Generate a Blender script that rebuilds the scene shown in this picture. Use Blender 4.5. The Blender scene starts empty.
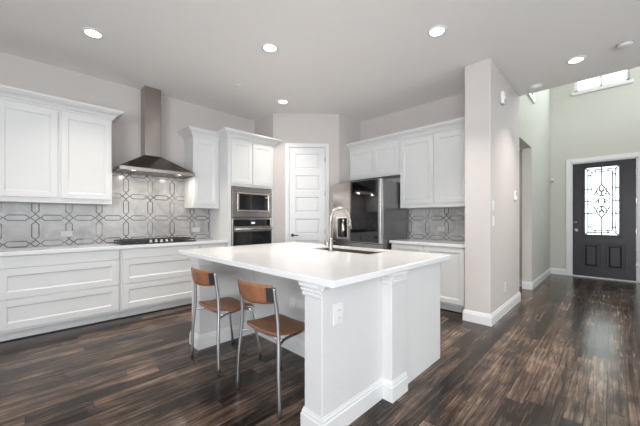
import bpy, bmesh, math, random
from mathutils import Vector, Matrix
random.seed(7)
scene = bpy.context.scene
C = scene.collection
PI = math.pi

# ---------------------------------------------------------------- camera
cam_d = bpy.data.cameras.new('camera')
cam_d.sensor_width = 36.0
cam_d.lens = 294.0 / 640.0 * 36.0
cam_d.shift_y = 6.0 / 640.0
cam_d.clip_start = 0.05
cam = bpy.data.objects.new('camera', cam_d)
cam.location = (0, 0, 1.24)
cam.rotation_euler = (PI / 2, 0, math.radians(44.8 - 90.0))
C.objects.link(cam)
scene.camera = cam

# ---------------------------------------------------------------- view, world, daylight
scene.view_settings.view_transform = 'Standard'
scene.view_settings.look = 'None'
scene.view_settings.gamma = 1.0
scene.view_settings.use_curve_mapping = False
scene.view_settings.exposure = 0.28

world = bpy.data.worlds.new('world')
scene.world = world
world.use_nodes = True
bg = world.node_tree.nodes['Background']
bg.inputs['Color'].default_value = (0.86, 0.93, 1.0, 1)
bg.inputs['Strength'].default_value = 2.6


def area(name, loc, rot, sx, sy, power, col=(1, 1, 1), shape='RECTANGLE', spread=None):
    l = bpy.data.lights.new(name, 'AREA')
    l.shape = shape
    l.size = sx
    if shape in ('RECTANGLE', 'ELLIPSE'):
        l.size_y = sy
    l.energy = power
    l.color = col
    if spread:
        l.spread = spread
    o = bpy.data.objects.new(name, l)
    o.location = loc
    o.rotation_euler = rot
    C.objects.link(o)
    return o


# daylight entering through the windows the room has behind the camera, the entry door and the upper windows
area('passage_fill', (5.86, 2.3, 2.47), (0, 0, 0), 0.3, 0.3, 9, (1.0, 0.95, 0.88), 'DISK')  # unseen fill light without a fixture, added to lighten the dark passage
DAY = (0.93, 0.97, 1.0)
area('daylight_rear_window', (-3.25, -1.2, 1.5), (0, -math.radians(124), 0), 2.0, 4.0, 205, DAY)
area('daylight_side_window', (1.3, -4.05, 1.5), (math.radians(142), 0, 0), 5.0, 2.0, 66, DAY)
area('daylight_entry_door', (8.62, 0.155, 1.62), (0, PI / 2, 0), 1.4, 0.54, 15, (0.95, 1.0, 0.98))
area('daylight_upper_window', (8.75, 0.16, 4.55), (0, math.radians(70), 0), 1.0, 0.85, 26, (0.95, 1.0, 0.97))
area('daylight_foyer_side_window', (6.9, -1.45, 4.3), (PI / 2, 0, 0), 1.8, 1.4, 26, (0.95, 1.0, 0.97))

# ---------------------------------------------------------------- materials


def new_mat(name):
    m = bpy.data.materials.new(name)
    m.use_nodes = True
    nt = m.node_tree
    return m, nt, nt.nodes['Principled BSDF']


def mk(name, col, rough=0.5, metal=0.0, var=0.04, vscale=6.0, bump=0.0, bscale=60.0, stretch=(1, 1, 1), coat=0.0, spec=0.5):
    """painted / plain surface: base colour with a faint noise variation and optional noise bump"""
    m, nt, b = new_mat(name)
    N, L = nt.nodes, nt.links
    tc = N.new('ShaderNodeTexCoord')
    mp = N.new('ShaderNodeMapping')
    mp.inputs['Scale'].default_value = stretch
    L.new(tc.outputs['Object'], mp.inputs['Vector'])
    nz = N.new('ShaderNodeTexNoise')
    nz.inputs['Scale'].default_value = vscale
    nz.inputs['Detail'].default_value = 4
    L.new(mp.outputs[0], nz.inputs['Vector'])
    mix = N.new('ShaderNodeMix')
    mix.data_type = 'RGBA'
    mix.inputs[6].default_value = (*[c * (1 - var) for c in col], 1)
    mix.inputs[7].default_value = (*[min(1, c * (1 + var)) for c in col], 1)
    L.new(nz.outputs['Fac'], mix.inputs[0])
    L.new(mix.outputs[2], b.inputs['Base Color'])
    b.inputs['Roughness'].default_value = rough
    b.inputs['Metallic'].default_value = metal
    b.inputs['Specular IOR Level'].default_value = spec
    b.inputs['Coat Weight'].default_value = coat
    b.inputs['Coat Roughness'].default_value = 0.08
    if bump > 0:
        n2 = N.new('ShaderNodeTexNoise')
        n2.inputs['Scale'].default_value = bscale
        n2.inputs['Detail'].default_value = 3
        L.new(mp.outputs[0], n2.inputs['Vector'])
        bp = N.new('ShaderNodeBump')
        bp.inputs['Strength'].default_value = bump
        bp.inputs['Distance'].default_value = 0.004
        L.new(n2.outputs['Fac'], bp.inputs['Height'])
        L.new(bp.outputs[0], b.inputs['Normal'])
    return m


M = {}
M['cabinet'] = mk('cabinet_white_paint', (0.72, 0.722, 0.715), 0.32, var=0.01)
M['trim'] = mk('trim_white_paint', (0.735, 0.735, 0.735), 0.3, var=0.01)
M['wall'] = mk('wall_greige_paint', (0.575, 0.537, 0.517), 0.75, var=0.015, bump=0.15, bscale=90)
M['foyer_wall'] = mk('foyer_wall_paint', (0.57, 0.56, 0.51), 0.75, var=0.015, bump=0.15, bscale=90)
M['island_wall'] = mk('island_textured_paint', (0.68, 0.67, 0.665), 0.5, var=0.015, bump=0.55, bscale=110)
M['ceiling'] = mk('ceiling_paint', (0.84, 0.82, 0.80), 0.85, var=0.01, bump=0.1, bscale=120)
M['quartz'] = mk('white_quartz', (0.81, 0.81, 0.82), 0.10, var=0.012, vscale=14)
M['quartz_edge'] = M['quartz']
M['steel'] = mk('brushed_steel', (0.43, 0.39, 0.365), 0.26, 1.0, var=0.05, vscale=9, stretch=(1, 1, 26))
M['fridge_steel'] = mk('fridge_brushed_steel', (0.40, 0.365, 0.34), 0.22, 1.0, var=0.05, vscale=5, stretch=(26, 26, 0.6))
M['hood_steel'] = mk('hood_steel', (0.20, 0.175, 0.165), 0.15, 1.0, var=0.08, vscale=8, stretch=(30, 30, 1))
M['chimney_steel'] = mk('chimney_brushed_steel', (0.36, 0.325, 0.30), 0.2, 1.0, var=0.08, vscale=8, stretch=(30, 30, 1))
_p = M['chimney_steel'].node_tree.nodes['Principled BSDF']
_p.inputs['Anisotropic'].default_value = 0.85
_p.inputs['Anisotropic Rotation'].default_value = 0.25
M['steel_light'] = mk('light_steel', (0.68, 0.66, 0.63), 0.25, 1.0, var=0.04, vscale=9)
M['sink_steel'] = mk('sink_steel', (0.24, 0.21, 0.175), 0.38, 0.9, var=0.05)
M['chrome'] = mk('satin_chrome', (0.62, 0.63, 0.64), 0.34, 1.0, var=0.03)
M['nickel'] = mk('brushed_nickel', (0.42, 0.395, 0.37), 0.28, 1.0, var=0.03)
M['black_glass'] = mk('black_glass', (0.012, 0.012, 0.013), 0.05, var=0.1)
M['fridge_dark'] = mk('dark_reflective_steel', (0.085, 0.085, 0.09), 0.05, 1.0, var=0.05)
M['fridge_side'] = mk('fridge_side_grey', (0.20, 0.195, 0.19), 0.22, 0.8, var=0.05)
M['black'] = mk('black_enamel', (0.012, 0.012, 0.013), 0.25, var=0.1)
M['iron'] = mk('cast_iron', (0.02, 0.02, 0.02), 0.5, var=0.2, bump=0.3, bscale=200)
M['plastic'] = mk('white_plastic', (0.78, 0.78, 0.77), 0.35, var=0.01)
M['grey_plastic'] = mk('grey_plastic', (0.42, 0.41, 0.40), 0.45, var=0.02)
M['tile_plate'] = mk('pale_grey_plate', (0.56, 0.555, 0.55), 0.35, var=0.01)
M['slot'] = mk('slot_dark', (0.06, 0.06, 0.06), 0.6)
M['shadow_gap'] = mk('cabinet_inner', (0.35, 0.35, 0.35), 0.7)
M['rubber'] = mk('rubber_foot', (0.03, 0.03, 0.03), 0.8)
M['dark_metal'] = mk('dark_bronze', (0.07, 0.06, 0.055), 0.3, 0.8)
M['door_dark'] = mk('stained_entry_door', (0.022, 0.018, 0.024), 0.34, var=0.35, vscale=5, stretch=(1, 6, 0.7), bump=0.1, bscale=14, spec=0.3)
M['came'] = mk('lead_came', (0.16, 0.16, 0.16), 0.4, 0.7)
M['floor_tile'] = M['wall']


def leather():
    m, nt, b = new_mat('tan_veneer')
    N, L = nt.nodes, nt.links
    tc = N.new('ShaderNodeTexCoord')
    nz = N.new('ShaderNodeTexNoise')
    nz.inputs['Scale'].default_value = 7
    nz.inputs['Detail'].default_value = 6
    L.new(tc.outputs['Object'], nz.inputs['Vector'])
    r = N.new('ShaderNodeValToRGB')
    r.color_ramp.elements[0].position = 0.3
    r.color_ramp.elements[0].color = (0.22, 0.088, 0.040, 1)
    r.color_ramp.elements[1].position = 0.75
    r.color_ramp.elements[1].color = (0.34, 0.155, 0.078, 1)
    L.new(nz.outputs['Fac'], r.inputs[0])
    L.new(r.outputs[0], b.inputs['Base Color'])
    b.inputs['Roughness'].default_value = 0.42
    return m


M['leather'] = leather()
M['bracket'] = mk('grey_bracket', (0.10, 0.10, 0.105), 0.35, 0.7)


def wood_floor():
    m, nt, b = new_mat('dark_hardwood_planks')
    N, L = nt.nodes, nt.links

    def math_(op, a, bb=None):
        n = N.new('ShaderNodeMath')
        n.operation = op
        for i, v in enumerate((a, bb)):
            if v is None:
                continue
            if isinstance(v, (int, float)):
                n.inputs[i].default_value = v
            else:
                L.new(v, n.inputs[i])
        return n.outputs[0]
    tc = N.new('ShaderNodeTexCoord')
    sp = N.new('ShaderNodeSeparateXYZ')
    L.new(tc.outputs['Object'], sp.inputs[0])
    x, y = sp.outputs[0], sp.outputs[1]
    W, LEN = 0.100, 1.15
    yr = math_('DIVIDE', y, W)
    row = math_('FLOOR', yr)
    w1 = N.new('ShaderNodeTexWhiteNoise')
    w1.noise_dimensions = '1D'
    L.new(row, w1.inputs['W'])
    xo = math_('ADD', math_('DIVIDE', x, LEN), math_('MULTIPLY', w1.outputs['Value'], 7.3))
    brd = math_('FLOOR', xo)
    cv = N.new('ShaderNodeCombineXYZ')
    L.new(row, cv.inputs[0])
    L.new(brd, cv.inputs[1])
    w2 = N.new('ShaderNodeTexWhiteNoise')
    w2.noise_dimensions = '3D'
    L.new(cv.outputs[0], w2.inputs['Vector'])
    # grain: noise stretched along the board, shifted per board
    gx = math_('ADD', math_('MULTIPLY', x, 2.5), math_('MULTIPLY', w2.outputs['Value'], 40))
    gy = math_('MULTIPLY', y, 40)
    gv = N.new('ShaderNodeCombineXYZ')
    L.new(gx, gv.inputs[0])
    L.new(gy, gv.inputs[1])
    n1 = N.new('ShaderNodeTexNoise')
    n1.inputs['Scale'].default_value = 1.0
    n1.inputs['Detail'].default_value = 9
    n1.inputs['Roughness'].default_value = 0.72
    n1.inputs['Distortion'].default_value = 0.5
    L.new(gv.outputs[0], n1.inputs['Vector'])
    n3 = N.new('ShaderNodeTexNoise')
    n3.inputs['Scale'].default_value = 3.2
    n3.inputs['Detail'].default_value = 5
    L.new(tc.outputs['Object'], n3.inputs['Vector'])
    f = math_('ADD', math_('ADD', math_('MULTIPLY', n1.outputs['Fac'], 1.15), -0.15), math_('MULTIPLY', w2.outputs['Value'], 0.26))
    f = math_('ADD', f, math_('MULTIPLY', math_('SUBTRACT', n3.outputs['Fac'], 0.5), 0.55))
    r = N.new('ShaderNodeValToRGB')
    e = r.color_ramp.elements
    e[0].position = 0.36
    e[0].color = (0.010, 0.0075, 0.0065, 1)
    e[1].position = 0.86
    e[1].color = (0.27, 0.19, 0.14, 1)
    k = e.new(0.50)
    k.color = (0.034, 0.021, 0.0155, 1)
    k = e.new(0.66)
    k.color = (0.10, 0.065, 0.047, 1)
    L.new(f, r.inputs[0])
    # seams
    fy = math_('FRACT', yr)
    ey = math_('MINIMUM', fy, math_('SUBTRACT', 1.0, fy))
    fx = math_('FRACT', xo)
    ex = math_('MULTIPLY', math_('MINIMUM', fx, math_('SUBTRACT', 1.0, fx)), LEN / W)
    ed = math_('MINIMUM', ex, ey)
    seam = math_('GREATER_THAN', ed, 0.018)
    sm = N.new('ShaderNodeMix')
    sm.data_type = 'RGBA'
    sm.inputs[6].default_value = (0.010, 0.008, 0.007, 1)
    L.new(seam, sm.inputs[0])
    L.new(r.outputs[0], sm.inputs[7])
    L.new(sm.outputs[2], b.inputs['Base Color'])
    b.inputs['Coat Weight'].default_value = 0.10
    b.inputs['Coat Roughness'].default_value = 0.14
    b.inputs['Specular IOR Level'].default_value = 0.25
    rr = N.new('ShaderNodeMapRange')
    rr.inputs['From Min'].default_value = 0.3
    rr.inputs['From Max'].default_value = 0.8
    rr.inputs['To Min'].default_value = 0.15
    rr.inputs['To Max'].default_value = 0.32
    L.new(n1.outputs['Fac'], rr.inputs[0])
    L.new(rr.outputs[0], b.inputs['Roughness'])
    h = math_('ADD', math_('MULTIPLY', seam, 0.6), math_('MULTIPLY', n1.outputs['Fac'], 0.8))
    bp = N.new('ShaderNodeBump')
    bp.inputs['Strength'].default_value = 0.35
    bp.inputs['Distance'].default_value = 0.003
    L.new(h, bp.inputs['Height'])
    L.new(bp.outputs[0], b.inputs['Normal'])
    return m


M['floor'] = wood_floor()


def tile_mat(name, axis, n0, tone=(0.385, 0.375, 0.37)):
    """marble mosaic: long hexagons between square nodes, thin dark outlines. axis = horizontal world axis"""
    m, nt, b = new_mat(name)
    N, L = nt.nodes, nt.links

    def mm(op, a, bb=None):
        n = N.new('ShaderNodeMath')
        n.operation = op
        for i, v in enumerate((a, bb)):
            if v is None:
                continue
            if isinstance(v, (int, float)):
                n.inputs[i].default_value = v
            else:
                L.new(v, n.inputs[i])
        return n.outputs[0]
    P = 0.304
    g = N.new('ShaderNodeNewGeometry')
    sp = N.new('ShaderNodeSeparateXYZ')
    L.new(g.outputs['Position'], sp.inputs[0])
    u = mm('DIVIDE', mm('SUBTRACT', sp.outputs[axis], n0), P)
    v = mm('DIVIDE', mm('SUBTRACT', sp.outputs[2], 1.255), P)

    def near(t):      # distance to nearest node line
        f = mm('FRACT', mm('ADD', t, 100.0))
        return mm('MULTIPLY', mm('MINIMUM', f, mm('SUBTRACT', 1.0, f)), P)
    du, dv = near(u), near(v)
    mu, mv = mm('SUBTRACT', P / 2, du), mm('SUBTRACT', P / 2, dv)
    Hh, Ln = 0.031, 0.104
    hexh = mm('MAXIMUM', mm('SUBTRACT', dv, Hh), mm('MULTIPLY', mm('SUBTRACT', mm('ADD', mu, dv), Ln), 0.75))
    hexv = mm('MAXIMUM', mm('SUBTRACT', du, Hh), mm('MULTIPLY', mm('SUBTRACT', mm('ADD', mv, du), Ln), 0.75))
    dia = mm('MULTIPLY', mm('SUBTRACT', mm('ADD', du, dv), 0.040), 0.75)
    # diagonal links from the node to the hexagons
    sd = mm('MINIMUM', mm('MINIMUM', hexh, hexv), dia)
    wn = N.new('ShaderNodeTexNoise')
    wn.inputs['Scale'].default_value = 4.0
    L.new(g.outputs['Position'], wn.inputs['Vector'])
    fade = N.new('ShaderNodeMapRange')
    fade.inputs['From Min'].default_value = 0.38
    fade.inputs['From Max'].default_value = 0.55
    fade.inputs['To Min'].default_value = 0.45
    fade.inputs['To Max'].default_value = 1.0
    L.new(wn.outputs['Fac'], fade.inputs[0])
    line = mm('MULTIPLY', mm('LESS_THAN', mm('ABSOLUTE', sd), 0.0054), fade.outputs[0])
    inside = mm('LESS_THAN', sd, 0.0)
    # marble tone
    n1 = N.new('ShaderNodeTexNoise')
    n1.inputs['Scale'].default_value = 5
    n1.inputs['Detail'].default_value = 8
    n1.inputs['Distortion'].default_value = 1.4
    L.new(g.outputs['Position'], n1.inputs['Vector'])
    rp = N.new('ShaderNodeValToRGB')
    rp.color_ramp.elements[0].position = 0.3
    rp.color_ramp.elements[0].color = (*[c * 0.80 for c in tone], 1)
    rp.color_ramp.elements[1].position = 0.72
    rp.color_ramp.elements[1].color = (*[c * 1.25 for c in tone], 1)
    L.new(n1.outputs['Fac'], rp.inputs[0])
    light = N.new('ShaderNodeMix')
    light.data_type = 'RGBA'
    light.inputs[7].default_value = (*[min(1, c * 1.35) for c in tone], 1)
    L.new(rp.outputs[0], light.inputs[6])
    L.new(mm('MULTIPLY', inside, 0.12), light.inputs[0])
    mx = N.new('ShaderNodeMix')
    mx.data_type = 'RGBA'
    L.new(light.outputs[2], mx.inputs[6])
    mx.inputs[7].default_value = (0.06, 0.055, 0.053, 1)
    L.new(line, mx.inputs[0])
    L.new(mx.outputs[2], b.inputs['Base Color'])
    b.inputs['Roughness'].default_value = 0.2
    bp = N.new('ShaderNodeBump')
    bp.inputs['Strength'].default_value = 0.3
    bp.inputs['Distance'].default_value = 0.002
    L.new(mm('SUBTRACT', 1.0, line), bp.inputs['Height'])
    L.new(bp.outputs[0], b.inputs['Normal'])
    return m


M['tile_left'] = tile_mat('marble_mosaic_left', 0, 0.095)
M['tile_right'] = tile_mat('marble_mosaic_right', 1, 2.41)


def emit(name, col, s):
    m = bpy.data.materials.new(name)
    m.use_nodes = True
    nt = m.node_tree
    nt.nodes.clear()
    o = nt.nodes.new('ShaderNodeOutputMaterial')
    e = nt.nodes.new('ShaderNodeEmission')
    e.inputs[0].default_value = (*col, 1)
    e.inputs[1].default_value = s
    nt.links.new(e.outputs[0], o.inputs[0])
    return m


M['lamp'] = emit('lamp_lens', (1.0, 0.95, 0.88), 9)
M['hood_lamp'] = emit('hood_lamp_lens', (1.0, 0.93, 0.82), 5)
M['display'] = emit('oven_display', (0.7, 0.85, 1.0), 1.2)


def pane(name, frost, tint=(0.95, 1.0, 0.98)):
    m = bpy.data.materials.new(name)
    m.use_nodes = True
    nt = m.node_tree
    nt.nodes.clear()
    N, L = nt.nodes, nt.links
    o = N.new('ShaderNodeOutputMaterial')
    t = N.new('ShaderNodeBsdfTransparent')
    t.inputs[0].default_value = (*tint, 1)
    g = N.new('ShaderNodeBsdfGlossy')
    g.inputs['Roughness'].default_value = 0.05
    tr = N.new('ShaderNodeBsdfTranslucent')
    nz = N.new('ShaderNodeTexNoise')
    nz.inputs['Scale'].default_value = 30
    cr = N.new('ShaderNodeValToRGB')
    cr.color_ramp.elements[0].color = (*[c * 0.85 for c in tint], 1)
    cr.color_ramp.elements[1].color = (*tint, 1)
    L.new(nz.outputs['Fac'], cr.inputs[0])
    L.new(cr.outputs[0], tr.inputs[0])
    a = N.new('ShaderNodeMixShader')
    a.inputs[0].default_value = frost
    L.new(t.outputs[0], a.inputs[1])
    L.new(tr.outputs[0], a.inputs[2])
    c = N.new('ShaderNodeMixShader')
    c.inputs[0].default_value = 0.06
    L.new(a.outputs[0], c.inputs[1])
    L.new(g.outputs[0], c.inputs[2])
    L.new(c.outputs[0], o.inputs[0])
    return m


M['frosted'] = pane('frosted_leaded_glass', 0.95, (0.70, 0.73, 0.715))
M['window_glass'] = pane('clear_window_glass', 0.0)

# ---------------------------------------------------------------- geometry helpers


def BM():
    return bmesh.new()


def merge(bm, tmp, mat=None):
    if mat is not None:
        tmp.transform(mat)
    me = bpy.data.meshes.new('t')
    tmp.to_mesh(me)
    tmp.free()
    bm.from_mesh(me)
    bpy.data.meshes.remove(me)


def box(bm, lo, hi, bev=0.0, mat=None, seg=1):
    lo = Vector(lo)
    hi = Vector(hi)
    a = Vector((min(lo.x, hi.x), min(lo.y, hi.y), min(lo.z, hi.z)))
    b_ = Vector((max(lo.x, hi.x), max(lo.y, hi.y), max(lo.z, hi.z)))
    t = bmesh.new()
    bmesh.ops.create_cube(t, size=1.0)
    s = b_ - a
    t.transform(Matrix.Translation((a + b_) / 2) @ Matrix.Diagonal((s.x, s.y, s.z, 1)))
    if bev > 0:
        bmesh.ops.bevel(t, geom=list(t.edges), offset=min(bev, min(s) * 0.45), segments=seg, affect='EDGES', profile=0.5)
    merge(bm, t, mat)


def cyl(bm, p0, p1, r0, r1=None, n=20, cap=True):
    r1 = r0 if r1 is None else r1
    p0, p1 = Vector(p0), Vector(p1)
    d = p1 - p0
    t = bmesh.new()
    bmesh.ops.create_cone(t, cap_ends=cap, cap_tris=False, segments=n, radius1=r0, radius2=r1, depth=d.length)
    q = d.to_track_quat('Z', 'Y').to_matrix().to_4x4()
    for f in t.faces:
        f.smooth = len(f.verts) == 4
    merge(bm, t, Matrix.Translation((p0 + p1) / 2) @ q)


def tube(bm, pts, r, n=10, cap=True, closed=False):
    pts = [Vector(p) for p in pts]
    rs = r if isinstance(r, (list, tuple)) else [r] * len(pts)
    rings = []
    up = None
    k = len(pts)
    for i, p in enumerate(pts):
        if closed:
            d = (pts[(i + 1) % k] - pts[i - 1]).normalized()
        elif i == 0:
            d = (pts[1] - p).normalized()
        elif i == k - 1:
            d = (p - pts[i - 1]).normalized()
        else:
            d = ((pts[i + 1] - p).normalized() + (p - pts[i - 1]).normalized()).normalized()
        if up is None:
            a = Vector((0, 0, 1)) if abs(d.z) < 0.9 else Vector((1, 0, 0))
            up = (a - d * a.dot(d)).normalized()
        else:
            up = (up - d * up.dot(d)).normalized()
        s = d.cross(up)
        rings.append([bm.verts.new(p + (up * math.cos(2 * PI * j / n) + s * math.sin(2 * PI * j / n)) * rs[i]) for j in range(n)])
    rng = range(k) if closed else range(k - 1)
    for i in rng:
        a, b_ = rings[i], rings[(i + 1) % k]
        for j in range(n):
            f = bm.faces.new((a[j], a[(j + 1) % n], b_[(j + 1) % n], b_[j]))
            f.smooth = True
    if cap and not closed:
        bm.faces.new(rings[0][::-1])
        bm.faces.new(rings[-1])


def smooth_pts(pts, n=6):
    """Catmull-Rom through points"""
    P = [Vector(p) for p in pts]
    P = [P[0] * 2 - P[1]] + P + [P[-1] * 2 - P[-2]]
    out = []
    for i in range(1, len(P) - 2):
        for k in range(n):
            t = k / n
            a, b_, c, d = P[i - 1], P[i], P[i + 1], P[i + 2]
            out.append(0.5 * ((2 * b_) + (c - a) * t + (2 * a - 5 * b_ + 4 * c - d) * t * t + (3 * b_ - a - 3 * c + d) * t ** 3))
    out.append(P[-2])
    return out


def lathe(bm, prof, center, axis='Z', n=32):
    """prof: (radius, height) list"""
    t = bmesh.new()
    rings = []
    for r, h in prof:
        if r <= 1e-6:
            rings.append([t.verts.new((0, 0, h))])
        else:
            rings.append([t.verts.new((r * math.cos(2 * PI * j / n), r * math.sin(2 * PI * j / n), h)) for j in range(n)])
    for a, b_ in zip(rings, rings[1:]):
        for j in range(n):
            va = [a[j % len(a)], a[(j + 1) % len(a)]]
            vb = [b_[(j + 1) % len(b_)], b_[j % len(b_)]]
            vs = []
            for v in va + vb:
                if v not in vs:
                    vs.append(v)
            if len(vs) >= 3:
                f = t.faces.new(vs)
                f.smooth = True
    if len(rings[0]) > 1:
        t.faces.new(rings[0][::-1])
    if len(rings[-1]) > 1:
        t.faces.new(rings[-1])
    R = {'Z': Matrix.Identity(4), '-Z': Matrix.Rotation(PI, 4, 'X'), '-Y': Matrix.Rotation(PI / 2, 4, 'X'), 'Y': Matrix.Rotation(-PI / 2, 4, 'X'),
         '-X': Matrix.Rotation(-PI / 2, 4, 'Y'), 'X': Matrix.Rotation(PI / 2, 4, 'Y')}[axis]
    bmesh.ops.recalc_face_normals(t, faces=t.faces)
    merge(bm, t, Matrix.Translation(center) @ R)


def prism(bm, poly, z0, z1):
    a = [bm.verts.new((x, y, z0)) for x, y in poly]
    b_ = [bm.verts.new((x, y, z1)) for x, y in poly]
    n = len(poly)
    fs = [bm.faces.new(a[::-1]), bm.faces.new(b_)]
    for i in range(n):
        fs.append(bm.faces.new((a[i], a[(i + 1) % n], b_[(i + 1) % n], b_[i])))
    bmesh.ops.recalc_face_normals(bm, faces=fs)


def sweep(bm, path, prof, z0=0.0, side=1, closed=False):
    """prof: (offset to the right of the path if side=1, height). Mitred corners."""
    pts = [Vector((p[0], p[1])) for p in path]
    n = len(pts)

    def nrm(a, b_):
        d = (b_ - a).normalized()
        return Vector((d.y, -d.x)) * side
    rings = []
    for i in range(n):
        if closed or 0 < i < n - 1:
            n1 = nrm(pts[i - 1], pts[i])
            n2 = nrm(pts[i], pts[(i + 1) % n])
            m = (n1 + n2)
            m = m / max(0.2, m.dot(n1)) if m.length > 1e-6 else n1
        elif i == 0:
            m = nrm(pts[0], pts[1])
        else:
            m = nrm(pts[-2], pts[-1])
        rings.append([bm.verts.new((pts[i].x + m.x * o, pts[i].y + m.y * o, z0 + z)) for o, z in prof])
    k = len(prof)
    fs = []
    rng = range(n) if closed else range(n - 1)
    for i in rng:
        a, b_ = rings[i], rings[(i + 1) % n]
        for j in range(k):
            fs.append(bm.faces.new((a[j], a[(j + 1) % k], b_[(j + 1) % k], b_[j])))
    if not closed:
        fs.append(bm.faces.new(rings[0]))
        fs.append(bm.faces.new(rings[-1][::-1]))
    bmesh.ops.recalc_face_normals(bm, faces=fs)


BASE = [(0, 0), (0.016, 0), (0.016, 0.098), (0.011, 0.106), (0.011, 0.116), (0.006, 0.126), (0.004, 0.135), (0, 0.135)]
CROWN = [(o * 1.15, z) for o, z in [(0, 0), (0.014, 0), (0.014, 0.014), (0.008, 0.016), (0.008, 0.020), (0.020, 0.024), (0.030, 0.044), (0.048, 0.062), (0.064, 0.072),
         (0.064, 0.079), (0.078, 0.081), (0.078, 0.089), (0.090, 0.091), (0.090, 0.115), (0, 0.115)]]
CAPM = [(0, 0), (0.006, 0), (0.009, 0.004), (0.009, 0.018), (0.006, 0.022), (0.003, 0.024), (0.012, 0.027), (0.016, 0.031), (0.016, 0.044), (0.012, 0.048), (0.008, 0.050), (0.018, 0.053), (0.024, 0.057), (0.024, 0.078), (0, 0.078)]
MOULD = [(0, 0), (0.005, 0), (0.008, 0.010), (0.018, 0.018), (0.026, 0.034), (0, 0.034)]

MATW = {}


def obj(name, bm, mat, parent=None, smooth=False):
    """link bm as one object. World coordinates are converted to the parent's frame."""
    if smooth:
        for f in bm.faces:
            f.smooth = True
    if parent is not None:
        mw = MATW[parent.name]
        bm.transform(mw.inverted())
    else:
        xs = [v.co for v in bm.verts]
        c = Vector((sum((min(v.x for v in xs), max(v.x for v in xs))) / 2, sum((min(v.y for v in xs), max(v.y for v in xs))) / 2, min(v.z for v in xs)))
        mw = Matrix.Translation(c)
        bm.transform(mw.inverted())
    me = bpy.data.meshes.new(name)
    bm.to_mesh(me)
    bm.free()
    me.materials.append(M[mat] if isinstance(mat, str) else mat)
    o = bpy.data.objects.new(name, me)
    C.objects.link(o)
    if parent is not None:
        o.parent = parent
    else:
        o.location = mw.to_translation()
    MATW[o.name] = mw
    return o


def tag(o, label, cat, group=None):
    o['label'] = label
    o['category'] = cat
    if group:
        o['group'] = group
    return o


def thing(name, label, cat, loc=(0, 0, 0), rotz=0.0, group=None):
    o = bpy.data.objects.new(name, None)
    o.empty_display_size = 0.1
    C.objects.link(o)
    o.location = loc
    o.rotation_euler = (0, 0, rotz)
    MATW[o.name] = Matrix.Translation(loc) @ Matrix.Rotation(rotz, 4, 'Z')
    return tag(o, label, cat, group)


def struct(name, bm, mat, parent=None):
    o = obj(name, bm, mat, parent)
    if parent is None:
        o['kind'] = 'structure'
    return o


def wbox(name, lo, hi, mat):
    b_ = BM()
    box(b_, lo, hi)
    return struct(name, b_, mat)


# frames: local x = right along face (seen from the room), local -y = out of the face, z up
def face_frame(origin, angle):
    return Matrix.Translation(origin) @ Matrix.Rotation(angle, 4, 'Z')


F_LEFT = 0.0            # faces -y
F_BACK = -PI / 2        # faces -x : local x -> -y world, local -y -> -x


def shaker(bm, fr, x0, z0, x1, z1, t=0.02, fw=0.062, rec=0.009, bead=0.010):
    """framed panel, front plane at local y=-t"""
    box(bm, (x0, -t, z0), (x0 + fw, 0, z1), 0.002, fr)
    box(bm, (x1 - fw, -t, z0), (x1, 0, z1), 0.002, fr)
    box(bm, (x0 + fw - 0.001, -t, z0), (x1 - fw + 0.001, 0, z0 + fw), 0.002, fr)
    box(bm, (x0 + fw - 0.001, -t, z1 - fw), (x1 - fw + 0.001, 0, z1), 0.002, fr)
    panel(bm, fr, x0 + fw, z0 + fw, x1 - fw, z1 - fw, -t + 0.002, -t + rec, bead)


def panel(bm, fr, x0, z0, x1, z1, yf, yb, bead):
    """sunken (or raised) panel with a sloped bead between plane yf and plane yb"""
    t = bmesh.new()
    o = [(x0, yf, z0), (x1, yf, z0), (x1, yf, z1), (x0, yf, z1)]
    i = [(x0 + bead, yb, z0 + bead), (x1 - bead, yb, z0 + bead), (x1 - bead, yb, z1 - bead), (x0 + bead, yb, z1 - bead)]
    vo = [t.verts.new(p) for p in o]
    vi = [t.verts.new(p) for p in i]
    for k in range(4):
        t.faces.new((vo[k], vo[(k + 1) % 4], vi[(k + 1) % 4], vi[k]))
    t.faces.new(vi)
    merge(bm, t, fr)


def dup(root, loc, rotz, label, group=None):
    r = root.copy()
    C.objects.link(r)
    r.location = loc
    r.rotation_euler = (0, 0, rotz)
    r['label'] = label
    if group:
        r['group'] = group
    for ch in list(root.children):
        c = ch.copy()
        C.objects.link(c)
        c.parent = r
        for g in list(ch.children):
            d = g.copy()
            C.objects.link(d)
            d.parent = c
    return r


# ================================================================ STRUCTURE
CEIL = 3.11
FH = 5.6
XF, YF = 8.45, 1.0
wbox('floor', (-3.3, -4.1, -0.1), (8.6, 4.95, 0.0), 'floor')
b_ = BM()
box(b_, (-3.3, -4.1, CEIL), (5.32, 4.95, CEIL + 0.14))
struct('ceiling', b_, 'ceiling')
wbox('wall_left', (-3.3, 4.84, 0), (3.1, 4.95, CEIL), 'wall')
b_ = BM()
prism(b_, [(3.1, 4.95), (3.1, 4.24), (3.954, 3.449), (4.58, 3.449), (4.58, 4.95)], 0, CEIL)
struct('wall_pantry', b_, 'wall')
wbox('wall_back', (4.58, 1.285, 0), (4.70, 4.95, CEIL), 'wall')
b_ = BM()
box(b_, (3.81, 1.0, 0), (5.32, 1.285, CEIL), 0.008)
struct('wall_hall', b_, 'wall')
wbox('wall_passage_end', (5.2, 3.2, 0), (6.6, 3.3, 2.49), 'wall')
wbox('wall_passage_left', (5.2, 1.285, 0), (5.32, 3.2, 2.49), 'wall')
wbox('ceiling_passage', (5.32, 1.14, 2.49), (6.6, 3.3, 2.55), 'ceiling')
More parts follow.
